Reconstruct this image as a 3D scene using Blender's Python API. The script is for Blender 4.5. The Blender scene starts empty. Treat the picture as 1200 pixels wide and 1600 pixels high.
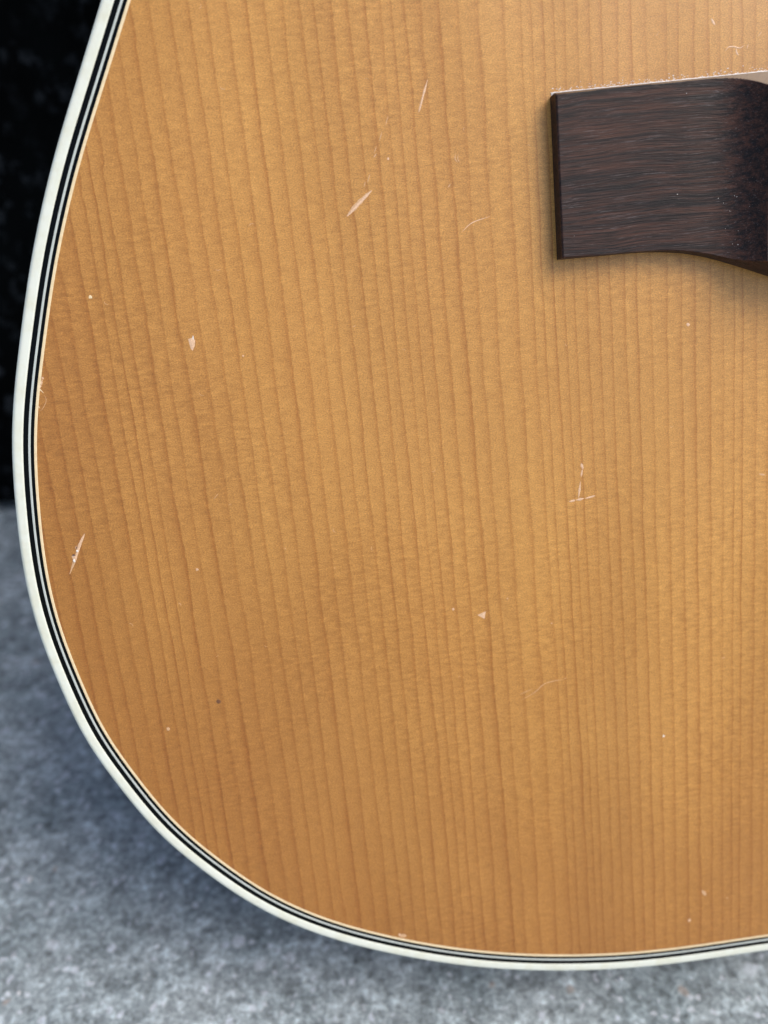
import bpy, bmesh, math, random
import numpy as np
from mathutils import Vector, Matrix
from mathutils.geometry import delaunay_2d_cdt
random.seed(7); rng = np.random.default_rng(7)
S = bpy.context.scene
C = bpy.data.collections.new('scene'); S.collection.children.link(C)
MM = 0.001

# ---------------------------------------------------------------- camera
PITCH = math.radians(33)                     # the camera looks down by this much
F = Vector((0, math.cos(PITCH), -math.sin(PITCH)))
U = Vector((0, math.sin(PITCH), math.cos(PITCH)))
R = Vector((1, 0, 0))
def c2w(x, y, z): return R*x - U*y + F*z     # camera axes (x right, y down, z forward) to world axes
GX = c2w(0.99264765, -0.10720595, 0.0561918) # guitar: across
GY = c2w(-0.09227955, -0.97070993, -0.22182585) # guitar: towards the neck
GX.normalize(); GY = (GY - GX*GY.dot(GX)).normalized(); GZ = GX.cross(GY)
DIST = 179*MM
DEPTH = 102.0                                # body depth, mm
# floor is z = 0: lowest back corner of the body rests on it
def gw(x, y, z): return F*DIST + (GX*x + GY*y + GZ*z)*MM
low = min(gw(x, -128, -DEPTH).z for x in range(40, 160, 5))
CAMH = -low + 0.0005
CAM = Vector((0, 0, CAMH))
cd = bpy.data.cameras.new('camera'); cam = bpy.data.objects.new('camera', cd); C.objects.link(cam)
cam.location = CAM
cam.matrix_world = Matrix((( R.x, U.x, -F.x, CAM.x), (R.y, U.y, -F.y, CAM.y), (R.z, U.z, -F.z, CAM.z), (0, 0, 0, 1)))
cd.sensor_fit = 'VERTICAL'; cd.sensor_width = 27; cd.sensor_height = 36; cd.lens = 36*1250/1600
cd.clip_start = 0.01; cd.clip_end = 2000
cd.dof.use_dof = True; cd.dof.focus_distance = 0.171; cd.dof.aperture_fstop = 28.1/3.1
S.camera = cam
S.render.resolution_x = 768; S.render.resolution_y = 1024

# ---------------------------------------------------------------- light
sd = (GX*0.66 + GY*0.68 + GZ*0.66).normalized()     # towards the sun
elev = math.asin(sd.z); azim = math.atan2(sd.x, sd.y)
W = bpy.data.worlds.new('World'); S.world = W; W.use_nodes = True
wn = W.node_tree; wn.nodes.clear()
sky = wn.nodes.new('ShaderNodeTexSky'); sky.sky_type = 'NISHITA'; sky.sun_disc = False
sky.sun_elevation = elev; sky.sun_rotation = azim
sky.air_density = 1.0; sky.dust_density = 4.0; sky.ozone_density = 1.0
bg = wn.nodes.new('ShaderNodeBackground'); bg.inputs['Strength'].default_value = 0.14
wo = wn.nodes.new('ShaderNodeOutputWorld')
wn.links.new(sky.outputs[0], bg.inputs[0]); wn.links.new(bg.outputs[0], wo.inputs[0])
sl = bpy.data.lights.new('sun', 'SUN'); sl.energy = 1.6; sl.angle = math.radians(40); sl.color = (1.0, 0.95, 0.87)
so = bpy.data.objects.new('sun', sl); C.objects.link(so)
so.rotation_euler = sd.to_track_quat('Z', 'Y').to_euler(); so.location = sd*3
S.view_settings.view_transform = 'Standard'; S.view_settings.look = 'None'
S.view_settings.exposure = 0.3; S.view_settings.gamma = 1.0

# ---------------------------------------------------------------- node helpers
def mat(name):
    m = bpy.data.materials.new(name); m.use_nodes = True; nt = m.node_tree; nt.nodes.clear()
    b = nt.nodes.new('ShaderNodeBsdfPrincipled'); o = nt.nodes.new('ShaderNodeOutputMaterial')
    nt.links.new(b.outputs[0], o.inputs[0])
    return m, nt, b
class N:
    def __init__(s, nt): s.nt = nt
    def set(s, inp, v):
        if isinstance(v, bpy.types.NodeSocket): s.nt.links.new(v, inp)
        elif v is not None:
            if hasattr(inp.default_value, '__len__') and not hasattr(v, '__len__'): v = (v,)*len(inp.default_value)
            if hasattr(inp.default_value, '__len__') and len(inp.default_value) == 4 and len(v) == 3: v = (*v, 1)
            inp.default_value = v
    def math(s, op, a, b=None, c=None, clamp=False):
        n = s.nt.nodes.new('ShaderNodeMath'); n.operation = op; n.use_clamp = clamp
        for i, v in enumerate((a, b, c)): 
            if v is not None: s.set(n.inputs[i], v)
        return n.outputs[0]
    def coord(s, scale=(1,1,1), rot=(0,0,0)):
        t = s.nt.nodes.new('ShaderNodeTexCoord'); m = s.nt.nodes.new('ShaderNodeMapping')
        m.inputs['Scale'].default_value = [1000*k for k in scale]; m.inputs['Rotation'].default_value = rot
        s.nt.links.new(t.outputs['Object'], m.inputs[0]); return m.outputs[0]
    def noise(s, vec, scale=1.0, detail=2.0, rough=0.5, dist=0.0):
        n = s.nt.nodes.new('ShaderNodeTexNoise'); s.set(n.inputs['Vector'], vec)
        n.inputs['Scale'].default_value = scale; n.inputs['Detail'].default_value = detail
        n.inputs['Roughness'].default_value = rough; n.inputs['Distortion'].default_value = dist
        return n.outputs[0]
    def voro(s, vec, scale=1.0, feature='F1', out=0, rnd=1.0):
        n = s.nt.nodes.new('ShaderNodeTexVoronoi'); s.set(n.inputs['Vector'], vec); n.feature = feature
        n.inputs['Scale'].default_value = scale; n.inputs['Randomness'].default_value = rnd
        return n.outputs[out]
    def mix(s, f, a, b, mode='MIX'):
        n = s.nt.nodes.new('ShaderNodeMix'); n.data_type = 'RGBA'; n.blend_type = mode
        s.set(n.inputs[0], f); s.set(n.inputs[6], a); s.set(n.inputs[7], b); return n.outputs[2]
    def ramp(s, f, stops, interp='LINEAR'):
        n = s.nt.nodes.new('ShaderNodeValToRGB'); n.color_ramp.interpolation = interp; s.set(n.inputs[0], f)
        e = n.color_ramp.elements
        while len(e) < len(stops): e.new(0.5)
        for k, (p, c) in enumerate(stops):
            e[k].position = p; e[k].color = (c, c, c, 1) if not hasattr(c, '__len__') else (*c, 1)
        return n.outputs[0]
    def bump(s, h, strength, dist, normal=None):
        n = s.nt.nodes.new('ShaderNodeBump'); n.inputs['Strength'].default_value = strength
        n.inputs['Distance'].default_value = dist*MM; s.set(n.inputs['Height'], h)
        if normal is not None: s.set(n.inputs['Normal'], normal)
        return n.outputs[0]

# ---------------------------------------------------------------- materials
def m_spruce():
    m, nt, b = mat('aged_spruce'); n = N(nt)
    uv = nt.nodes.new('ShaderNodeUVMap'); uv.uv_map = 'grain'
    sx = nt.nodes.new('ShaderNodeSeparateXYZ'); nt.links.new(uv.outputs[0], sx.inputs[0])
    ph = sx.outputs[0]
    w1 = n.math('MULTIPLY', n.math('SUBTRACT', n.noise(n.coord((.35, .055, 1)), 1, 2), .5), .35)
    w2 = n.math('MULTIPLY', n.math('SUBTRACT', n.noise(n.coord((1.2, .5, 1)), 1, 3, .7), .5), .22)
    ph = n.math('ADD', n.math('ADD', ph, w1), w2)
    fr = n.math('FRACT', ph); fl = n.math('FLOOR', ph)
    wn_ = nt.nodes.new('ShaderNodeTexWhiteNoise'); wn_.noise_dimensions = '1D'; n.set(wn_.inputs['W'], fl)
    st = n.math('MULTIPLY_ADD', wn_.outputs[0], .40, .62)
    # strength of each ring drifts along its length
    st = n.math('MULTIPLY', st, n.math('MULTIPLY_ADD', n.noise(n.coord((.25, .03, 1)), 1, 2), 1.1, .45))
    edge = n.math('MULTIPLY', n.math('POWER', fr, 8.0), 1.0)
    broad = n.math('MULTIPLY', n.math('POWER', fr, 1.8), .36)
    soft = n.math('SMOOTH_MIN', n.math('MULTIPLY', n.math('SUBTRACT', 1.0, fr), 9.0), 1.0, .3)  # falls off over the last tenth
    d = n.math('MULTIPLY', n.math('MULTIPLY', n.math('ADD', edge, broad), soft), st, clamp=True)
    early = n.mix(n.noise(n.coord((.02, .012, 1)), 1, 2), (.468, .228, .050), (.548, .280, .070))
    warm = n.ramp(n.noise(n.coord((.03, .018, 1), (0, 0, .3)), 1, 3), [(.42, 0.0), (.68, 1.0)])
    band = n.noise(n.coord((.045, .004, 1)), 1, 3, .6)
    early = n.mix(1.0, early, n.ramp(band, [(.34, (.945, .93, .91)), (.66, (1.05, 1.065, 1.06))]), 'MULTIPLY')
    early = n.mix(n.math('MULTIPLY', warm, .35), early, (.43, .196, .036))
    late = (.315, .108, .010)
    col = n.mix(n.math('MULTIPLY', d, 1.0), early, late)
    # fibre and silk flecks
    fib = n.noise(n.coord((3.2, .28, 1)), 1, 3, .7)
    col = n.mix(n.math('MULTIPLY', n.math('SUBTRACT', fib, .5), .55, clamp=True), col, (.66, .38, .13))
    sp = n.noise(n.coord((1.5, 2.3, 1), (0, 0, .25)), 1.9, 3, .8)
    k = n.ramp(sp, [(.32, .56), (.5, 1.0), (.68, 1.44)])
    col = n.mix(.85, col, k, 'MULTIPLY')
    rip = n.noise(n.coord((.38, 1.35, 1), (0, 0, -.30)), 1, 3, .55, .4)
    rmask = n.math('MULTIPLY_ADD', n.ramp(n.noise(n.coord((.016, .016, 1)), 1, 2), [(.36, .35), (.6, 1.0)]), 1.0, 0.0)
    kr = n.mix(rmask, (1, 1, 1), n.ramp(rip, [(.32, (.865, .83, .77)), (.68, (1.13, 1.15, 1.17))]))
    col = n.mix(1.0, col, kr, 'MULTIPLY')
    mo = n.noise(n.coord((.55, .42, 1), (0, 0, .2)), 1, 4, .65, .4)
    col = n.mix(.9, col, n.ramp(mo, [(.3, (.93, .905, .87)), (.7, (1.07, 1.08, 1.09))]), 'MULTIPLY')
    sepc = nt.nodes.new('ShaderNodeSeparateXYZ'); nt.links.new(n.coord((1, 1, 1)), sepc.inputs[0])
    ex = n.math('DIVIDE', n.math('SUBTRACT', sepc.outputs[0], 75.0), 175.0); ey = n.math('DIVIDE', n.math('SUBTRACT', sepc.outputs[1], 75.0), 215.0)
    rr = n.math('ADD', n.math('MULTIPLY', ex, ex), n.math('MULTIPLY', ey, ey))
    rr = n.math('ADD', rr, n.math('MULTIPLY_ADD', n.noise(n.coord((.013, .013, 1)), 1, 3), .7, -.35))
    rim_shade = n.ramp(rr, [(.15, 0.0), (1.05, 1.0)], 'EASE')            # light falloff painted into the wood colour, darker towards the lower bout's rim
    col = n.mix(n.math('MULTIPLY', rim_shade, .80), col, n.mix(1.0, col, (.66, .54, .42), 'MULTIPLY'))
    v = n.voro(n.coord((.11, .11, 1)), 1)
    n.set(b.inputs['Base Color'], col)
    hgt = n.math('ADD', n.math('MULTIPLY', sp, .6), n.math('ADD', n.math('MULTIPLY', d, -.45), n.math('MULTIPLY', rip, .8)))
    n.set(b.inputs['Normal'], n.bump(hgt, .6, .06, n.bump(n.noise(n.coord((.022, .010, 1)), 1, 1), 1.0, 2.2)))
    n.set(b.inputs['Roughness'], n.math('MULTIPLY_ADD', sp, .16, .34))
    b.inputs['Specular IOR Level'].default_value = .35
    b.inputs['Coat Weight'].default_value = .55; b.inputs['Coat Roughness'].default_value = .30
    return m
def m_plastic(name, col, rough, dirt=.12, dirtcol=(.35, .33, .25), sc=.25, spec=.4):
    m, nt, b = mat(name); n = N(nt); b.inputs['Specular IOR Level'].default_value = spec
    f = n.noise(n.coord((sc, sc, sc)), 1, 4, .65)
    f2 = n.ramp(f, [(.42, 0.0), (.75, 1.0)])
    n.set(b.inputs['Base Color'], n.mix(n.math('MULTIPLY', f2, dirt), col, dirtcol))
    n.set(b.inputs['Roughness'], n.math('MULTIPLY_ADD', f, .2, rough-.1))
    n.set(b.inputs['Normal'], n.bump(n.noise(n.coord((.8, .8, .8)), 1, 3), .25, .03))
    return m
def m_rosewood(name, dark, light, along=(.035, 1.0, 1.0), sheen=.0):
    m, nt, b = mat(name); n = N(nt)
    a = along
    warp = n.noise(n.coord((.04, .05, .05)), 1, 2)
    t = nt.nodes.new('ShaderNodeVectorMath'); t.operation = 'MULTIPLY_ADD'
    c3 = nt.nodes.new('ShaderNodeCombineXYZ'); n.set(c3.inputs[1], n.math('MULTIPLY', warp, 3.0))
    nt.links.new(n.coord((1, 1, 1)), t.inputs[0]); t.inputs[1].default_value = (1, 1, 1); nt.links.new(c3.outputs[0], t.inputs[2])
    def st(k, det, r=.6, seed=0):
        mp = nt.nodes.new('ShaderNodeMapping'); nt.links.new(t.outputs[0], mp.inputs[0])
        mp.inputs['Scale'].default_value = (a[0]*k, a[1]*k, a[2]*k); mp.inputs['Location'].default_value = (seed, seed*2.3, 0)
        return n.noise(mp.outputs[0], 1, det, r)
    s1 = st(.8, 4, .75); s2 = st(2.4, 3, .75, 5); s3 = st(4.5, 2, .6, 9)
    col = n.mix(n.ramp(s1, [(.40, 0.0), (.62, 1.0)]), dark, light)
    col = n.mix(n.math('MULTIPLY', n.ramp(s2, [(.5, 0.0), (.62, 1.0)]), .75), col, [x*.35 for x in dark])
    por = n.ramp(st(3.6, 3, .85, 21), [(.585, 0.0), (.68, 1.0)])
    col = n.mix(n.math('MULTIPLY', por, .55), col, (.15, .125, .13))
    n.set(b.inputs['Base Color'], col)
    n.set(b.inputs['Roughness'], n.math('MULTIPLY_ADD', s3, .25, .38))
    n.set(b.inputs['Normal'], n.bump(n.math('ADD', s2, n.math('MULTIPLY', s3, .8)), .8, .10))
    b.inputs['Specular IOR Level'].default_value = .26
    return m
def m_bevel():
    m, nt, b = mat('polished_bevel'); n = N(nt)
    f = n.noise(n.coord((.1, 1, 1)), 1, 3)
    n.set(b.inputs['Base Color'], n.mix(f, (.010, .010, .014), (.022, .016, .018)))
    b.inputs['Roughness'].default_value = .2; b.inputs['IOR'].default_value = 1.55
    b.inputs['Coat Weight'].default_value = 1.0; b.inputs['Coat Roughness'].default_value = .1; b.inputs['Coat IOR'].default_value = 1.5
    n.set(b.inputs['Normal'], n.bump(n.noise(n.coord((.4, .4, .4)), 1, 3), .3, .05))
    return m
def m_concrete():
    m, nt, b = mat('weathered_concrete'); n = N(nt)
    c = n.coord((1, 1, 1))
    big = n.noise(c, .03, 4, .65); mid = n.noise(c, .13, 6, .78); fine = n.noise(c, .42, 4, .8)
    col = n.mix(n.ramp(big, [(.35, 0.0), (.65, 1.0)]), (.245, .30, .328), (.42, .485, .52))
    col = n.mix(1.0, col, n.ramp(mid, [(.30, .36), (.5, .92), (.70, 1.8)]), 'MULTIPLY')
    col = n.mix(.9, col, n.ramp(fine, [(.32, .36), (.5, 1.0), (.70, 1.9)]), 'MULTIPLY')
    # aggregate: pale, dark and brown grains
    for sc, thr, cc, amt in ((.12, .095, (.80, .86, .95), .6), (.22, .11, (.74, .80, .92), .6), (.15, .12, (.06, .07, .08), .45), (.09, .06, (.40, .30, .24), .7), (.34, .13, (.8, .85, .95), .6)):
        mp = nt.nodes.new('ShaderNodeMapping'); nt.links.new(c, mp.inputs[0]); mp.inputs['Location'].default_value = (sc*91, sc*47, 3); wc = nt.nodes.new('ShaderNodeTexNoise'); wc.inputs['Scale'].default_value = .3; wc.inputs['Detail'].default_value = 2; nt.links.new(c, wc.inputs[0]); wm = nt.nodes.new('ShaderNodeVectorMath'); wm.operation = 'MULTIPLY_ADD'; nt.links.new(wc.outputs[1], wm.inputs[0]); wm.inputs[1].default_value = (3.2, 3.2, 3.2); nt.links.new(mp.outputs[0], wm.inputs[2])
        nv = nt.nodes.new('ShaderNodeTexVoronoi'); nv.inputs['Scale'].default_value = sc; nt.links.new(wm.outputs[0], nv.inputs['Vector'])
        sz = nt.nodes.new('ShaderNodeSeparateColor'); nt.links.new(nv.outputs['Color'], sz.inputs[0])
        th = n.math('MULTIPLY', n.math('POWER', sz.outputs[0], 2.0), thr*3.2)
        f = n.math('MULTIPLY', n.math('SUBTRACT', th, nv.outputs['Distance']), 14.0, clamp=True)
        f = n.math('MULTIPLY', f, n.ramp(fine, [(.3, .3), (.6, 1.0)]))
        col = n.mix(n.math('MULTIPLY', f, amt), col, cc)
    n.set(b.inputs['Base Color'], col)
    n.set(b.inputs['Roughness'], n.math('MULTIPLY_ADD', mid, .3, .6))
    n.set(b.inputs['Normal'], n.bump(n.math('ADD', mid, n.math('MULTIPLY', fine, .5)), .8, 1.2))
    return m
def m_blackbox():
    m, nt, b = mat('dusty_black_paint'); n = N(nt)
    c = n.coord((1, 1, 1))
    blot = n.math('MULTIPLY', n.ramp(n.noise(c, .14, 3, .6), [(.54, 0.0), (.74, 1.0)]), n.ramp(n.noise(c, .03, 2), [(.4, .1), (.6, 1.0)]))
    sm = n.ramp(n.noise(c, .02, 4, .6), [(.4, 0.0), (.7, 1.0)])
    col = n.mix(n.math('MULTIPLY', blot, .6), (.0008, .0011, .0013), (.085, .095, .11))
    col = n.mix(n.math('MULTIPLY', sm, .05), col, (.03, .045, .05))
    n.set(b.inputs['Base Color'], col)
    n.set(b.inputs['Roughness'], n.math('MULTIPLY_ADD', blot, .4, .22))
    b.inputs['Specular IOR Level'].default_value = .02
    n.set(b.inputs['Normal'], n.bump(n.noise(c, .3, 3), .2, .1))
    return m
def m_flat(name, col, rough=.5, spec=.5, nz=.2, alpha=1.0):
    m, nt, b = mat(name); n = N(nt)
    f = n.noise(n.coord((3, 3, 3)), 1, 3, .6)
    n.set(b.inputs['Base Color'], n.mix(1.0, col, n.ramp(f, [(.3, 1-nz), (.7, 1+nz)]), 'MULTIPLY'))
    b.inputs['Roughness'].default_value = rough; b.inputs['Specular IOR Level'].default_value = spec
    b.inputs['Alpha'].default_value = alpha
    n.set(b.inputs['Normal'], n.bump(f, .4, .04))
    return m
M = dict(
    spruce=m_spruce(),
    binding=m_plastic('aged_white_binding', (.72, .76, .68), .38, .6, (.60, .60, .44), .22),
    black=m_plastic('black_purfling', (.0018, .0026, .0028), .25, .0, (.02, .02, .02), spec=.12),
    white=m_plastic('white_purfling', (.52, .57, .54), .35, .3, (.3, .3, .26)),
    cream=m_plastic('cream_purfling', (.80, .66, .42), .40, .4, (.55, .38, .18), .7),
    bridge=m_rosewood('dark_rosewood', (.008, .0055, .007), (.060, .0245, .017)),
    bevel=m_bevel(),
    side=m_rosewood('brown_rosewood', (.05, .022, .014), (.12, .05, .03), along=(.05, .05, 1)),
    bone=m_flat('bone', (.75, .70, .58), .35),
    blackplastic=m_flat('black_plastic', (.01, .01, .01), .25),
    inside=m_flat('bare_inside', (.35, .22, .12), .8),
    chip=m_flat('bare_lacquer_chip', (.70, .46, .29), .45, .6, .22),
    chip_soft=m_flat('faint_scratch', (.60, .37, .20), .5, .5, .2),
    chip_bright=m_flat('bright_chip', (.80, .75, .68), .3, .8, .1),
    chip_dark=m_flat('dark_wound', (.12, .075, .07), .5, .5, .3),
    speck=m_flat('brown_speck', (.16, .07, .03), .6),
    glue=m_flat('dried_glue', (.62, .58, .56), .3, .8, .2),
    concrete=m_concrete(), box=m_blackbox(), rubber=m_flat('rubber', (.012, .012, .012), .8),
    grit=m_flat('pale_grit', (.55, .58, .62), .7), gritdark=m_flat('dark_grit', (.06, .06, .06), .8),
)

# ---------------------------------------------------------------- object helpers
def link(name, me, m, parent=None, smooth=False):
    o = bpy.data.objects.new(name, me); C.objects.link(o)
    if m is not None: me.materials.append(m)
    if parent is not None: o.parent = parent
    if smooth:
        for p in me.polygons: p.use_smooth = True
    return o
def from_np(name, V, Fc, m, parent=None, smooth=False):
    me = bpy.data.meshes.new(name); me.from_pydata([tuple(v) for v in V], [], Fc); me.validate(); me.update()
    return link(name, me, m, parent, smooth)
def tag(o, label, cat, group=None):
    o['label'] = label; o['category'] = cat
    if group: o['group'] = group
def box(name, lo, hi, m, parent=None, bev=0, seg=2):
    bm = bmesh.new(); bmesh.ops.create_cube(bm, size=1)
    for v in bm.verts:
        for k in range(3): v.co[k] = lo[k] + (v.co[k]+.5)*(hi[k]-lo[k])
    if bev: bmesh.ops.bevel(bm, geom=bm.edges[:], offset=bev, segments=seg, affect='EDGES', profile=.5)
    me = bpy.data.meshes.new(name); bm.to_mesh(me); bm.free()
    return link(name, me, m, parent)

# ---------------------------------------------------------------- floor
me = bpy.data.meshes.new('concrete_floor')
g = 30.0
me.from_pydata([(-g, -g, 0), (g, -g, 0), (g, g, 0), (-g, g, 0)], [], [(0, 1, 2, 3)])
fl = link('concrete_floor', me, M['concrete']); fl['kind'] = 'structure'; fl['label'] = 'grey weathered concrete ground with pale grains'
# loose grit on the floor, nobody could count it
V = []; Fc = []
def grain(cx, cy, r, rg):
    b0 = len(V); k = 6
    h = r*rg.uniform(.5, .9); e = rg.uniform(.6, 1.0); a0 = rg.uniform(0, 6)
    for j in range(k):
        a = a0 + 2*math.pi*j/k; rr = r*rg.uniform(.75, 1.1)
        V.append((cx+rr*math.cos(a), cy+rr*e*math.sin(a), 0.00005))
    for j in range(k):
        a = a0 + 2*math.pi*j/k; rr = r*rg.uniform(.45, .7)
        V.append((cx+rr*math.cos(a), cy+rr*e*math.sin(a), h))
    for j in range(k): Fc.append((b0+j, b0+(j+1) % k, b0+k+(j+1) % k, b0+k+j))
    Fc.append(tuple(b0+k+j for j in range(k)))
rg = np.random.default_rng(3)
for i in range(260):
    grain(rg.uniform(-.35, .45), rg.uniform(-.08, .36), rg.uniform(.25, .9)*MM*(1 if rg.random() < .85 else 1.7), rg)
gr_ = from_np('loose_grit', V, Fc, M['grit']); gr_['kind'] = 'stuff'; gr_['label'] = 'pale grit scattered on the concrete ground'

# ---------------------------------------------------------------- black box behind
t = CAMH/math.sin(PITCH+math.radians(.6)); YB = (F*t).y    # where its foot line shows
bx = bpy.data.objects.new('black_cabinet', None); C.objects.link(bx); bx.location = (-.1, YB+.2, 0)
tag(bx, 'dusty black box standing on the concrete behind the guitar', 'box')
def bxl(lo, hi): return [lo[i]-bx.location[i] for i in range(3)], [hi[i]-bx.location[i] for i in range(3)]
lo, hi = bxl((-.75, YB+.004, .005), (.75, YB+.42, .44)); cb = box('cabinet_body', lo, hi, M['box'], bx, .006, 4)
for p in cb.data.polygons: p.use_smooth = False
for x0, y0 in ((-.70, YB+.03), (.64, YB+.03), (-.70, YB+.34), (.64, YB+.34)):
    lo, hi = bxl((x0, y0, 0), (x0+.06, y0+.05, .0052)); box('foot', lo, hi, M['rubber'], bx, .002, 2)

# ---------------------------------------------------------------- guitar outline (mm, guitar axes: x across, y towards the neck)
XC = 118.0
OUT= [(-45.03, 105.84), (-52.39, 91.42), (-59.07, 78.28), (-66.47, 60.68), (-70.58, 48.41), (-74.55, 35.74), (-77.48, 23.91), (-79.44, 8.77), (-80.4, -5.6), (-79.59, -20.73), (-76.51, -36.76), (-74.06, -46.77), (-69.36, -57.35), (-63.03, -70.18), (-54.55, -81.96), (-40.91, -96.55), (-26.18, -107.09), (-10.67, -114.74), (5.38, -120.86), (21.87, -125.44), (38.75, -128.53), (55.92, -130.37), (73.32, -130.83), (90.9, -130.69)]
GR= [[(-62.73, -54.94), (-63.96, 47.81)], [(-59.09, -55.44), (-60.76, 47.52)], [(-55.72, -55.91), (-56.65, 47.14)], [(-52.5, -56.36), (-53.56, 46.86)], [(-50.15, -56.69), (-51.5, 46.67)], [(-47.94, -56.99), (-49.04, 46.44)], [(-44.69, -57.45), (-45.28, 46.1)], [(-40.98, -57.96), (-42.03, 45.8)], [(-36.97, -58.52), (-38.64, 45.49), (-39.43, 99.93)], [(-33.09, -59.06), (-34.32, 45.1), (-35.67, 99.67)], [(-29.04, -59.62), (-30.77, 44.77), (-31.53, 99.4)], [(-25.74, -60.08), (-27.47, 44.47), (-28.11, 99.17)], [(-22.27, -60.57), (-24.03, 44.15), (-24.67, 98.94)], [(-19.55, -60.94), (-20.19, 43.8), (-20.86, 98.69)], [(-15.46, -61.51), (-16.46, 43.46), (-17.16, 98.44)], [(-12.11, -61.98), (-12.72, 43.12), (-13.57, 98.2)], [(-8.29, -62.51), (-9.1, 42.79), (-10.21, 97.98)], [(-5.23, -62.94), (-5.87, 42.49), (-6.72, 97.75)], [(-2.16, -63.36), (-2.9, 42.22), (-4.1, 97.57)], [(0.92, -63.79), (0.48, 41.91), (-0.84, 97.36)], [(4.32, -64.26), (3.46, 41.64), (2.68, 97.12)], [(7.88, -64.76), (6.18, 41.39), (6.08, 96.89)], [(10.21, -65.08), (8.9, 41.14), (8.86, 96.71)], [(12.55, -65.41), (11.09, 40.94), (11.02, 96.57)], [(15.35, -65.8), (14.1, 40.66), (13.68, 96.39)], [(18.8, -66.28), (17.54, 40.35), (16.87, 96.18)], [(22.88, -66.85), (21.25, 40.01), (20.44, 95.94)], [(25.87, -67.26), (24.71, 39.69), (24.29, 95.68)], [(29.82, -67.81), (28.31, 39.36), (28.4, 95.41)], [(34.26, -68.43), (33.04, 38.93), (33.56, 95.07)], [(38.23, -68.98), (36.54, 38.61), (36.8, 94.85)], [(39.83, -69.21), (38.5, 38.43), (38.62, 94.73)], [(42.87, -69.63), (41.16, 38.19), (41.36, 94.55)], [(44.63, -69.87), (43.27, 37.99), (43.31, 94.42)], [(46.55, -70.14), (45.38, 37.8), (45.53, 94.27)], [(49.45, -70.54), (48.2, 37.54), (48.02, 94.1)], [(51.87, -70.88), (50.89, 37.3), (50.65, 93.93)], [(54.61, -71.26), (53.3, 37.08), (52.88, 93.78)], [(57.37, -71.65), (56.72, 36.76), (56.44, 93.54)], [(60.29, -72.05), (59.14, 36.54), (59.22, 93.36)], [(63.05, -72.44), (62.28, 36.25), (62.0, 93.17)], [(66.15, -72.87), (65.86, 35.93), (66.65, 92.86)], [(69.43, -73.32), (69.17, 35.62), (68.79, 92.72)], [(72.71, -73.78), (72.05, 35.36), (72.53, 92.47)], [(75.84, -74.22), (75.67, 35.03), (75.08, 92.3)], [(78.48, -74.58), (78.56, 34.76), (77.63, 92.13)], [(80.95, -74.93), (81.18, 34.52), (80.19, 91.96)], [(82.94, -75.2), (82.78, 34.38), (82.35, 91.82)], [(86.26, -75.67), (86.28, 34.06), (85.19, 91.63)]]
SC={
 'a' : [(14.76, 81.67), (15.78, 84.57), (16.93, 87.45)] ,
 'b' : [(-1.85, 63.0), (0.76, 65.29), (3.63, 67.54)] ,
 'b2' : [(3.0, 69.2), (3.68, 70.75)] ,
 'c0' : [(4.76, 73.84), (5.35, 74.53)] ,
 'c1' : [(7.63, 73.62), (7.72, 73.13)] ,
 'd' : [(21.85, 58.0), (24.13, 59.6), (27.99, 60.55)] ,
 'e' : [(21.61, 73.28), (21.41, 72.32), (21.88, 71.54)] ,
 'e2' : [(20.12, 67.59), (19.54, 66.89)] ,
 'spade' : [(-37.5, 41.46), (-36.52, 41.76), (-36.09, 41.06), (-36.39, 39.9), (-36.92, 39.02), (-37.26, 39.45)] ,
 'f' : [(75.62, 94.73), (76.42, 93.51)] ,
 'g' : [(78.58, 88.51), (79.26, 89.18), (80.47, 89.21), (81.69, 88.89), (82.77, 89.41)] ,
 'g2' : [(80.88, 88.95), (81.02, 88.1), (81.43, 87.48)] ,
 'g3' : [(83.19, 88.67), (83.45, 89.49)] ,
 'g4' : [(85.47, 90.78), (86.27, 91.56)] ,
 'h1' : [(45.3, 6.28), (45.69, 4.92)] ,
 'h2' : [(45.55, 4.93), (45.18, 3.21)] ,
 'h3' : [(45.0, 2.19), (44.4, -1.61)] ,
 'h4' : [(42.15, -2.26), (43.64, -2.05)] ,
 'h5' : [(43.79, -2.06), (45.58, -1.88)] ,
 'h6' : [(45.88, -1.92), (48.28, -1.51)] ,
 'k' : [(-65.7, 2.36), (-67.05, 0.19), (-68.55, -2.86), (-70.41, -6.33)] ,
 'khole' : [(-68.61, -2.41)] ,
 'kl' : [(-68.98, -1.35), (-69.02, -3.98)] ,
 'n' : [(-68.55, 36.22), (-69.05, 34.94), (-69.81, 33.68)] ,
 'n2' : [(-70.25, 33.45), (-69.48, 34.05), (-68.82, 33.31)] ,
 'n3' : [(-70.49, 32.14), (-69.8, 33.01)] ,
 'n4' : [(-70.35, 30.78), (-70.18, 30.23)] ,
 'tri' : [(19.4, -26.83), (21.41, -26.12), (20.98, -27.97)] ,
 'p' : [(28.21, -48.03), (31.54, -46.97)] ,
 'p2' : [(28.44, -49.56), (31.79, -48.0), (34.22, -46.16), (36.74, -45.66), (38.93, -45.61)] ,
 'q' : [(-36.95, 6.97), (-35.81, 8.14)] ,
 'r' : [(86.85, -0.64), (88.38, -0.96)] ,
 'dots' : [(13.83, -24.73), (-56.0, 51.7), (-42.79, -8.51), (-54.82, -45.94), (63.35, -63.73), (79.58, -112.35), (26.7, -23.61), (36.8, -31.02), (70.31, 34.56), (-26.58, 36.98)] ,
 'ov' : [(73.4, -109.85)] ,
 'ring' : [(69.41, -117.54)] ,
 'pink' : [(-5.34, -110.25)] ,
 'dark' : [(-42.52, -40.58)] ,
 'cornr' : [(90.9, -130.69), (91.24, -154.0), (-107.59, -119.65)] ,}
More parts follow.
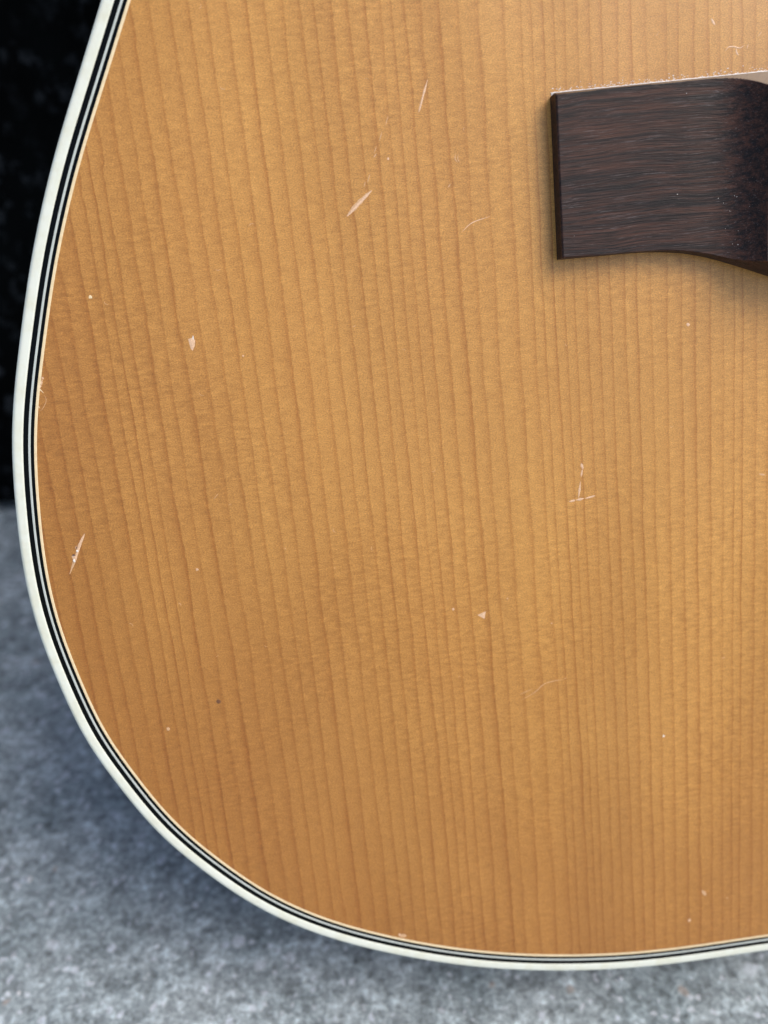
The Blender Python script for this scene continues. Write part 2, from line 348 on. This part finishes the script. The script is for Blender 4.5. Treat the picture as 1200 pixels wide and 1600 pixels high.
half = [(XC, -131.0), (104, -131.0)] + OUT[::-1] + [(-38, 120), (-29.5, 142), (-23, 165), (-20.5, 188), (-21.5, 210), (-25, 235), (-29, 260), (-31, 285), (-28, 312), (-19, 336), (-3, 356), (20, 368), (50, 374), (85, 376), (XC, 376)]
def catmull(P, n=14):
    P = [np.array(p, float) for p in P]; out = []
    for i in range(len(P)-1):
        p1, p2 = P[i], P[i+1]
        p0 = P[i-1] if i else 2*p1-p2; p3 = P[i+2] if i+2 < len(P) else 2*p2-p1
        for k in range(n):
            u = k/n
            out.append(.5*((2*p1)+(-p0+p2)*u+(2*p0-5*p1+4*p2-p3)*u*u+(-p0+3*p1-3*p2+p3)*u**3))
    out.append(P[-1]); return np.array(out)
hf = catmull(half)
mir = hf[::-1].copy(); mir[:, 0] = 2*XC - mir[:, 0]
cl = np.vstack([hf, mir[1:-1]])
def resample(P, n):
    Q = np.vstack([P, P[:1]]); s = np.r_[0, np.cumsum(np.hypot(*np.diff(Q, axis=0).T))]
    u = np.linspace(0, s[-1], n, endpoint=False)
    return np.c_[np.interp(u, s, Q[:, 0]), np.interp(u, s, Q[:, 1])]
NO = 900
OL = resample(cl, NO)
kern = np.exp(-.5*(np.arange(-20, 21)/4.5)**2); kern /= kern.sum()      # ~8 mm smoothing of the traced points
def smooth(P): return np.c_[[np.convolve(np.r_[P[-20:, k], P[:, k], P[:20, k]], kern, 'valid') for k in (0, 1)]].T
OL = resample(2*smooth(OL)-smooth(smooth(OL)), NO)
def normals(P):
    d = np.roll(P, -1, 0)-np.roll(P, 1, 0); d /= np.hypot(*d.T)[:, None]
    n = np.c_[d[:, 1], -d[:, 0]]
    c = P.mean(0)
    if ((c-P)*n).sum() < 0: n = -n
    return n                                    # pointing inwards
ON = normals(OL)
def sweep(name, prof, m, parent, smoothf=True):
    """prof: list of (inset mm, z mm), swept round the outline"""
    V = []; k = len(prof)
    for off, z in prof:
        Q = OL + ON*off
        V += [(q[0]*MM, q[1]*MM, z*MM) for q in Q]
    Fc = []
    for a in range(k-1):
        for i in range(NO):
            j = (i+1) % NO
            Fc.append((a*NO+i, a*NO+j, (a+1)*NO+j, (a+1)*NO+i))
    o = from_np(name, V, Fc, m, parent, smoothf)
    bm = bmesh.new(); bm.from_mesh(o.data); bmesh.ops.recalc_face_normals(bm, faces=bm.faces); 
    # outwards = up or away from the centre
    s = sum(f.normal.z*f.calc_area() for f in bm.faces)
    bm.to_mesh(o.data); bm.free()
    return o

gt = bpy.data.objects.new('acoustic_guitar', None); C.objects.link(gt)
gpos = CAM + F*DIST
gt.matrix_world = Matrix(((GX.x, GY.x, GZ.x, gpos.x), (GX.y, GY.y, GZ.y, gpos.y), (GX.z, GY.z, GZ.z, gpos.z), (0, 0, 0, 1)))
tag(gt, 'acoustic guitar with scratched spruce top, white binding and dark bridge, leaning upright on the concrete', 'guitar')

# ring widths (mm)
B0, B1, B2, B3, B4, B5 = 0, 2.55, 3.6, 4.08, 4.8, 5.4
def arc(c0, c1, r, a0, a1, n=6):
    return [(c0+r*math.cos(math.radians(a0+(a1-a0)*k/n)), c1+r*math.sin(math.radians(a0+(a1-a0)*k/n))) for k in range(n+1)]
prof = [(0.25, -7.0), (0.02, -6.9), (0.0, -1.1)] + arc(1.15, -1.1+.05, 1.15, 180, 90, 7)[1:] + [(2.1, 0.07), (2.5, 0.045), (B1, -.02), (B1, -1.5)]
sweep('binding', prof, M['binding'], gt)
def strip(name, a, b, top, m):
    e = .05
    return sweep(name, [(a+.004, -1.5), (a+.004, top-.05), (a+e, top-.012), ((a+b)/2, top), (b-e, top-.012), (b-.004, top-.05), (b-.004, -1.5)], m, gt, False)
strip('black_purfling', B1, B2, .0, M['black'])
strip('white_purfling', B2, B3, .03, M['white'])
strip('black_purfling', B3, B4, .0, M['black'])
strip('cream_purfling', B4, B5, .05, M['cream'])
# sides: below the top binding down to the back binding, back plate slightly arched
def bow(t_): return 0
sweep('body_side', [(.12, -6.95), (.3, -7.2), (.3, -DEPTH+7.2), (.12, -DEPTH+6.95)], M['side'], gt)
sweep('back_binding', [(.02, -DEPTH+7), (0, -DEPTH+1.0), (.3, -DEPTH+.3), (1.0, -DEPTH), (2.8, -DEPTH)], M['binding'], gt)
Q = OL + ON*2.8
me = bpy.data.meshes.new('back_plate')
vs = [(q[0]*MM, q[1]*MM, -DEPTH*MM) for q in Q]; 
me.from_pydata(vs, [], [tuple(range(NO))]); me.update(); link('back_plate', me, M['side'], gt)

# soundboard: dense sheet with the ring number of the wood stored as a UV
HX, HY, HR = XC, 222.0, 51.0
inner = OL + ON*(B5-.03)
inner = resample(inner, 520)
pts = [Vector(p) for p in inner]
ni = len(pts)
hole = [Vector((HX+HR*math.cos(2*math.pi*k/96), HY+HR*math.sin(2*math.pi*k/96))) for k in range(96)]
edges = [(i, (i+1) % ni) for i in range(ni)] + [(ni+i, ni+(i+1) % 96) for i in range(96)]
pts += hole
from mathutils.kdtree import KDTree
def inside(P, X, Y):
    c = np.zeros(X.shape, bool); j = len(P)-1
    for i in range(len(P)):
        xi, yi = P[i]; xj, yj = P[j]
        with np.errstate(divide='ignore', invalid='ignore'):
            c ^= ((yi > Y) != (yj > Y)) & (X < (xj-xi)*(Y-yi)/(yj-yi)+xi)
        j = i
    return c
safe = OL + ON*(B5+.9); safe = resample(safe, 300)
gx, gy = np.meshgrid(np.r_[np.arange(-78, 92, 1.3), np.arange(93, 320, 4.0)], np.arange(-127, 372, 7.0))
gx = gx.ravel()+.01; gy = gy.ravel()+.013
ok = inside(safe, gx, gy) & (np.hypot(gx-HX, gy-HY) > HR+1.2)
pts += [Vector((a, b_)) for a, b_ in zip(gx[ok], gy[ok])]
vo, eo, fo, *_ = delaunay_2d_cdt(pts, edges, [], 1, 1e-6)
VO = np.array([(v.x, v.y) for v in vo])
FO = []
for f in fo:
    c = VO[list(f)].mean(0)
    if math.hypot(c[0]-HX, c[1]-HY) < HR-.05: continue
    FO.append(tuple(f))
def dome(x, y): return 0.0
def line_x(i, Y):
    P = sorted(GR[i], key=lambda p: p[1]); ys = [p[1] for p in P]; xs = [p[0] for p in P]
    r_ = np.interp(Y, ys, xs)
    sl = (xs[-1]-xs[0])/(ys[-1]-ys[0])*.6
    return r_ + np.where(Y > ys[-1], (Y-ys[-1])*sl, 0) + np.where(Y < ys[0], (Y-ys[0])*sl, 0)
LX = np.array([line_x(i, VO[:, 1]) for i in range(len(GR))])         # lines x vertices
LX = np.maximum.accumulate(LX + np.arange(len(GR))[:, None]*1e-3, axis=0)
nl = len(GR)
rgl = np.random.default_rng(11)
left = np.cumsum(rgl.uniform(3.0, 4.4, 12)); right = np.cumsum(rgl.uniform(2.0, 3.2, 100))
U_ = np.zeros(len(VO))
for v in range(len(VO)):
    xs = np.r_[LX[0, v]-left[::-1], LX[:, v], LX[-1, v]+right]
    U_[v] = np.interp(VO[v, 0], xs, np.arange(len(xs)))
me = bpy.data.meshes.new('soundboard')
me.from_pydata([(a*MM, b_*MM, dome(a, b_)*MM) for a, b_ in VO], [], FO); me.update()
uvl = me.uv_layers.new(name='grain')
li = np.empty(len(me.loops), np.int32); me.loops.foreach_get('vertex_index', li)
uvd = np.zeros((len(li), 2), np.float32); uvd[:, 0] = U_[li]; uvd[:, 1] = VO[li, 1]*.01
uvl.data.foreach_set('uv', uvd.ravel())
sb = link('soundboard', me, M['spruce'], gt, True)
if sum(p.normal.z for p in me.polygons) < 0: me.flip_normals()

# soundhole lining and rosette rings
def ring(name, r0, r1, z, m, zb=-.6):
    n = 128; V = []; Fc = []
    for r_, zz in ((r0, zb), (r0, z), (r1, z), (r1, zb)):
        V += [((HX+r_*math.cos(2*math.pi*k/n))*MM, (HY+r_*math.sin(2*math.pi*k/n))*MM, zz*MM) for k in range(n)]
    for a in range(3):
        for k in range(n): Fc.append((a*n+k, a*n+(k+1) % n, (a+1)*n+(k+1) % n, (a+1)*n+k))
    return from_np(name, V, Fc, m, gt)
ring('soundhole_edge', HR-.4, HR+.02, .012, M['cream'], -3)
for a, b_, mm_ in ((54, 55.2, 'black'), (55.3, 57.4, 'white'), (57.5, 58.7, 'black')): ring('rosette_ring', a, b_, .03, M[mm_])

# ---------------------------------------------------------------- bridge
XL = 41.75; XR = 2*XC-XL
SC0 = 69.0; SC1 = 83.3                          # scoop from wing to raised middle
def yb(x):                                      # lower edge
    x = min(x, 2*XC-x)
    if x < 55: return 50.6
    P = [(55, 50.6), (61, 50.48), (66, 50.05), (70, 49.4), (75, 48.1), (80, 46.35), (84, 44.85), (90, 42.6), (98, 40.6), (108, 39.3), (118, 39.0)]
    xs = [p[0] for p in P]; ys = [p[1] for p in P]
    for i in range(len(P)-1):
        if x <= xs[i+1]:
            u = (x-xs[i])/(xs[i+1]-xs[i]); m0 = (ys[i+1]-ys[max(i-1, 0)])/(xs[i+1]-xs[max(i-1, 0)])*(xs[i+1]-xs[i])
            k = min(i+2, len(P)-1); m1 = (ys[k]-ys[i])/(xs[k]-xs[i])*(xs[i+1]-xs[i])
            if i == 0: m0 = 0
            return (2*u**3-3*u*u+1)*ys[i]+(u**3-2*u*u+u)*m0+(-2*u**3+3*u*u)*ys[i+1]+(u**3-u*u)*m1
    return ys[-1]
def yt(x):
    x = min(x, 2*XC-x); return 82.45 + (min(x, 90)-XL)*.02
def hh(x):
    x = min(x, 2*XC-x)
    if x < SC0: return 4.0 - .25*math.sin(max(0, min(1, (x-XL)/(SC0-XL)))*math.pi)
    if x > SC1: return 8.6
    return 4.0 + ((x-SC0)/(SC1-SC0))**4.2*4.6
xs = list(np.r_[XL, XL+.02, np.arange(XL+.1, XL+1.6, .1), np.arange(XL+1.7, 68, .6), np.arange(68, 86, .15), np.arange(86, XC, 1.0)])
xs = xs + [2*XC-x for x in xs[::-1]]
tt = np.unique(np.r_[0, np.linspace(.0005, .25, 50), np.linspace(.25, .75, 30), np.linspace(.75, .9995, 50), 1])
V = []; nx = len(xs); ny = len(tt)
rgb = np.random.default_rng(5)
for i, x in enumerate(xs):
    b0, t0 = yb(x), yt(x)
    for tq in tt:
        y = b0 + (t0-b0)*tq
        dt, db, dl = t0-y, y-b0, min(x-XL, XR-x)
        z = min(hh(x), 3.15+dt*1.4, 3.7+db*5.0, 3.7+dl*.9)
        if tq in (0, 1) or i in (0, nx-1): z = 0 if z > 0 else z
        V.append((x*MM, y*MM, z*MM))
Fc = [(i*ny+j, (i+1)*ny+j, (i+1)*ny+j+1, i*ny+j+1) for i in range(nx-1) for j in range(ny-1)]
br = from_np('bridge', V, Fc, M['bridge'], gt)
for p in br.data.polygons: p.use_smooth = True
br.data.set_sharp_from_angle(angle=math.radians(24)) if hasattr(br.data, 'set_sharp_from_angle') else None
br.data.materials.append(M['bevel'])
for p in br.data.polygons:
    c = p.center/MM
    if yt(c.x)-c.y > .0 and c.z > 2.5 and abs(c.z-(3.15+(yt(c.x)-c.y)*1.4)) < .03 and c.z < hh(c.x)-.01: p.material_index = 1
rg0 = np.random.default_rng(21)
# saddle and pins of the middle section
def bar(name, x0, x1, y0, y1, z0, z1, m, parent): return box(name, (x0*MM, y0*MM, z0*MM), (x1*MM, y1*MM, z1*MM), m, parent, .0004, 2)
bar('saddle', XC-31, XC+31, 67.5, 70.3, 8.0, 11.2, M['bone'], br)
pin = None
for k in range(6):
    bm = bmesh.new(); bmesh.ops.create_uvsphere(bm, u_segments=16, v_segments=8, radius=2.9*MM)
    bmesh.ops.scale(bm, vec=(1, 1, .75), verts=bm.verts)
    if pin is None:
        mp = bpy.data.meshes.new('bridge_pin'); bm.to_mesh(mp); pin = mp; mp.materials.append(M['blackplastic'])
        for p in mp.polygons: p.use_smooth = True
    bm.free()
    o = bpy.data.objects.new('bridge_pin', pin); C.objects.link(o); o.parent = br; o.location = ((XC-26+k*10.4)*MM, 56*MM, 8.9*MM)

for i in range(16):
    x, y = (rg0.normal(78, 1.8), rg0.normal(53.5, 4)) if i < 12 else (rg0.uniform(44, 82), rg0.uniform(52, 81))
    if not (XL+1 < x < SC1-.8 and yb(x)+1 < y < yt(x)-1): continue
    q = rg0.uniform(.04, .11); z = hh(x)+.01; a0 = rg0.uniform(0, 3)
    o = from_np('dust_speck', [((x+q*math.cos(a0+k*1.05))*MM, (y+q*.8*math.sin(a0+k*1.05))*MM, z*MM+(x+q*math.cos(a0+k*1.05)-x)*MM*(hh(x+.1)-hh(x))/.1) for k in range(6)] + [(x*MM, y*MM, (z+.03)*MM)], [(k, (k+1) % 6, 6) for k in range(6)], M['glue'], br)
# neck running on above the picture, so the body is whole from the side
bar('fretboard', XC-28, XC+28, 276, 700, 2, 8, M['bridge'], gt)
bar('neck', XC-27, XC+27, 376, 720, -18, 1.95, M['side'], gt)

# ---------------------------------------------------------------- dried glue along the bridge's upper edge
V = []; Fc = []
rg = np.random.default_rng(9)
def blob(x, y, rx, ry, h, ang, zb=0.004, k=7):
    b0 = len(V); ca, sa = math.cos(ang), math.sin(ang)
    for sc_, z in ((1.0, zb), (.7, h*.7), (.3, h)):
        for j in range(k):
            a = 2*math.pi*j/k; q = sc_*rg.uniform(.8, 1.2)
            px, py = rx*q*math.cos(a), ry*q*math.sin(a)
            V.append(((x+px*ca-py*sa)*MM, (y+px*sa+py*ca)*MM, z*MM))
    for l in range(2):
        for j in range(k): Fc.append((b0+l*k+j, b0+l*k+(j+1) % k, b0+(l+1)*k+(j+1) % k, b0+(l+1)*k+j))
    Fc.append(tuple(b0+2*k+j for j in range(k)))
for i in range(300):
    x = XL + .3 + (rg.random())*75
    d = .75 + abs(rg.normal(0, .5))
    blob(x, yt(x)+.05+d, rg.uniform(.06, .25), rg.uniform(.04, .10), rg.uniform(.01, .04), rg.normal(.05, .4))
P = [(x, yt(x)+.78+rg.normal(0, .03)) for x in np.arange(XL+.2, XL+80, .35)]
nb = len(V)//1; base = len(V)
for i, (x, y) in enumerate(P):
    w = rg.uniform(.08, .2)
    V += [(x*MM, (y-.5)*MM, .01*MM), (x*MM, (y-.1)*MM, .22*MM), (x*MM, (y+w*.5)*MM, .12*MM), (x*MM, (y+w)*MM, .004*MM)]
for i in range(len(P)-1):
    for k in range(3): Fc.append((base+4*i+k, base+4*i+4+k, base+4*i+5+k, base+4*i+1+k))
gl = from_np('glue_residue', V, Fc, M['glue'], gt, True); gl['kind'] = 'stuff'

# ---------------------------------------------------------------- scratches and chips in the lacquer
def stroke(P, w, m, name='scratch', h=.035, z0=.012, wob=.25, n=9):
    P = catmull(P, n) if len(P) > 2 else np.array([np.array(P[0])*(1-u)+np.array(P[1])*u for u in np.linspace(0, 1, n+1)])
    L = len(P); d = np.gradient(P, axis=0); d /= np.hypot(*d.T)[:, None]; nr = np.c_[-d[:, 1], d[:, 0]]
    V = []; Fc = []
    for i in range(L):
        u = i/(L-1); ww = w/2*(math.sin(math.pi*min(max(u, .03), .97))**.6)*(1+rg.uniform(-wob, wob))
        a = P[i]+nr[i]*ww; c = P[i]-nr[i]*ww
        V += [(a[0]*MM, a[1]*MM, z0*MM), (P[i][0]*MM, P[i][1]*MM, (z0+h)*MM), (c[0]*MM, c[1]*MM, z0*MM)]
    for i in range(L-1):
        for k in (0, 1): Fc.append((3*i+k, 3*i+k+1, 3*i+4+k, 3*i+3+k))
    o = from_np(name, V, Fc, m, sb)
    if sum(p.normal.z for p in o.data.polygons) < 0: o.data.flip_normals()
    return o
def chip(P, m, name='chip', h=.03, z0=.014):
    P = np.array(P, float); c = P.mean(0); k = len(P)
    V = [(p[0]*MM, p[1]*MM, z0*MM) for p in P] + [((c[0]+(p[0]-c[0])*.6)*MM, (c[1]+(p[1]-c[1])*.6)*MM, (z0+h)*MM) for p in P]
    Fc = [(j, (j+1) % k, k+(j+1) % k, k+j) for j in range(k)] + [tuple(k+j for j in range(k))]
    o = from_np(name, V, Fc, m, sb)
    if sum(p.normal.z for p in o.data.polygons) < 0: o.data.flip_normals()
    return o
def dot(p, r, m, name='chip', ex=1.0, ang=0, k=8, **kw):
    P = []
    for j in range(k):
        a = 2*math.pi*j/k; q = r*rg.uniform(.75, 1.2)
        x, y = q*math.cos(a)*ex, q*math.sin(a)
        P.append((p[0]+x*math.cos(ang)-y*math.sin(ang), p[1]+x*math.sin(ang)+y*math.cos(ang)))
    return chip(P, m, name, **kw)
ch, cs, cb_, cdk = M['chip'], M['chip_soft'], M['chip_bright'], M['chip_dark']
stroke(SC['a'], .38, ch); stroke([(x-.25, y-.2) for x, y in SC['a'][:2]], .2, cs)
stroke(SC['b'], .95, cs); stroke([(x+.12, y) for x, y in SC['b']], .5, ch, z0=.05); stroke(SC['b2'], .16, cs)
for q in (((4.9, 74.6), (5.5, 75.9)), ((6.2, 76.9), (6.9, 78.6)), ((7.7, 79.7), (8.4, 81.4)), ((2.2, 68.3), (2.6, 69.4))): stroke(q, .16, cs, n=4)
stroke(SC['c0'], .25, cs); stroke(SC['c1'], .45, ch)
stroke(SC['d'], .17, ch); stroke(SC['e'], .18, cs); stroke([(x+.55, y-.1) for x, y in SC['e'][::-1]], .14, cs); stroke(SC['e2'], .22, cs)
chip(SC['spade'], M['chip']); stroke([(-36.4, 42.1), (-36.5, 41.2)], .25, M['chip_bright'], z0=.05)
stroke(SC['f'], .45, ch); stroke(SC['g'], .22, ch); stroke(SC['g2'], .32, ch); stroke(SC['g3'], .2, ch); stroke(SC['g4'], .2, cs)
stroke(SC['h1'], .62, ch); stroke(SC['h2'], .36, ch); stroke(SC['h3'], .42, ch)
stroke(SC['h4'], .46, ch, h=.06); stroke(SC['h5'], .5, ch, h=.06); stroke(SC['h6'], .4, ch, h=.06)
# gouge near the lower left edge
stroke(SC['k'], .62, cs); stroke([(SC['k'][i][0]+.05, SC['k'][i][1]) for i in (0, 1, 2)], .5, ch, z0=.04)
gx0, gy0 = SC['khole'][0]
dot((gx0-.15, gy0-.25), .62, ch, ex=.75, ang=.35, z0=.07, h=.05); dot((gx0-.12, gy0+.15), .42, cdk, 'dent', ex=.7, ang=.3, z0=.14, h=-.04)
dot((gx0-.3, gy0-.95), .38, cb_, ex=.8, z0=.15, h=.08); dot((gx0+.75, gy0+1.15), .25, cb_, z0=.12, h=.05)
dot((gx0+.72, gy0+1.85), .17, cdk, 'dent', z0=.13, h=-.03); stroke([(gx0+.45, gy0+1.6), (gx0+.6, gy0+2.1), (gx0+.95, gy0+2.3)], .12, ch, z0=.14)
for k in ('n2', 'n3', 'n4'): stroke(SC[k], .22, M['cream'] if k == 'n2' else ch)
stroke(SC['n'], .3, ch, wob=.7); dot((SC['n'][0][0]+.1, SC['n'][0][1]+.1), .25, ch)
stroke([(-68.7, 32.9), (-68.6, 31.6), (-69.6, 30.1), (-70.3, 29.6)], .10, cs)
chip(SC['tri'], ch); chip([(x*1.0-.25, y+.1) for x, y in SC['tri']], cb_, z0=.05) if False else None
stroke(SC['p'], .13, cs); stroke(SC['p2'], .16, cs); stroke(SC['q'], .13, cs); stroke(SC['r'], .35, cs)
for (p, r_, mm_) in zip(SC['dots'], (.3, .38, .3, .42, .3, .25, .2, .2, .38, .2), (ch, M['cream'], ch, cs, cb_, cs, cs, cs, ch, ch)): dot(p, r_, mm_)
dot(SC['ov'][0], .95, cs, ex=.5, ang=.5); dot(SC['ring'][0], .55, ch, ex=.7); dot(SC['ring'][0], .3, cs, ex=.7, z0=.05)
dot(SC['pink'][0], .6, cs, ex=1.4); dot((SC['pink'][0][0]-.9, SC['pink'][0][1]+.4), .35, ch)
dot(SC['dark'][0], .55, M['speck'], 'speck')
# hairline fibres all over, most of them by the bridge
for i in range(38):
    x = rg.uniform(-70, 88); y = rg.uniform(-60, 105)
    if 40 < x and 40 < y < 86: continue
    if not inside(safe, np.array([x]), np.array([y]))[0]: continue
    a = rg.uniform(0, 6.3); L_ = rg.uniform(.3, 1.3)
    stroke([(x, y), (x+L_*.5*math.cos(a), y+L_*.5*math.sin(a)), (x+L_*math.cos(a+.5), y+L_*math.sin(a+.5))], rg.uniform(.07, .13), cs, n=4)
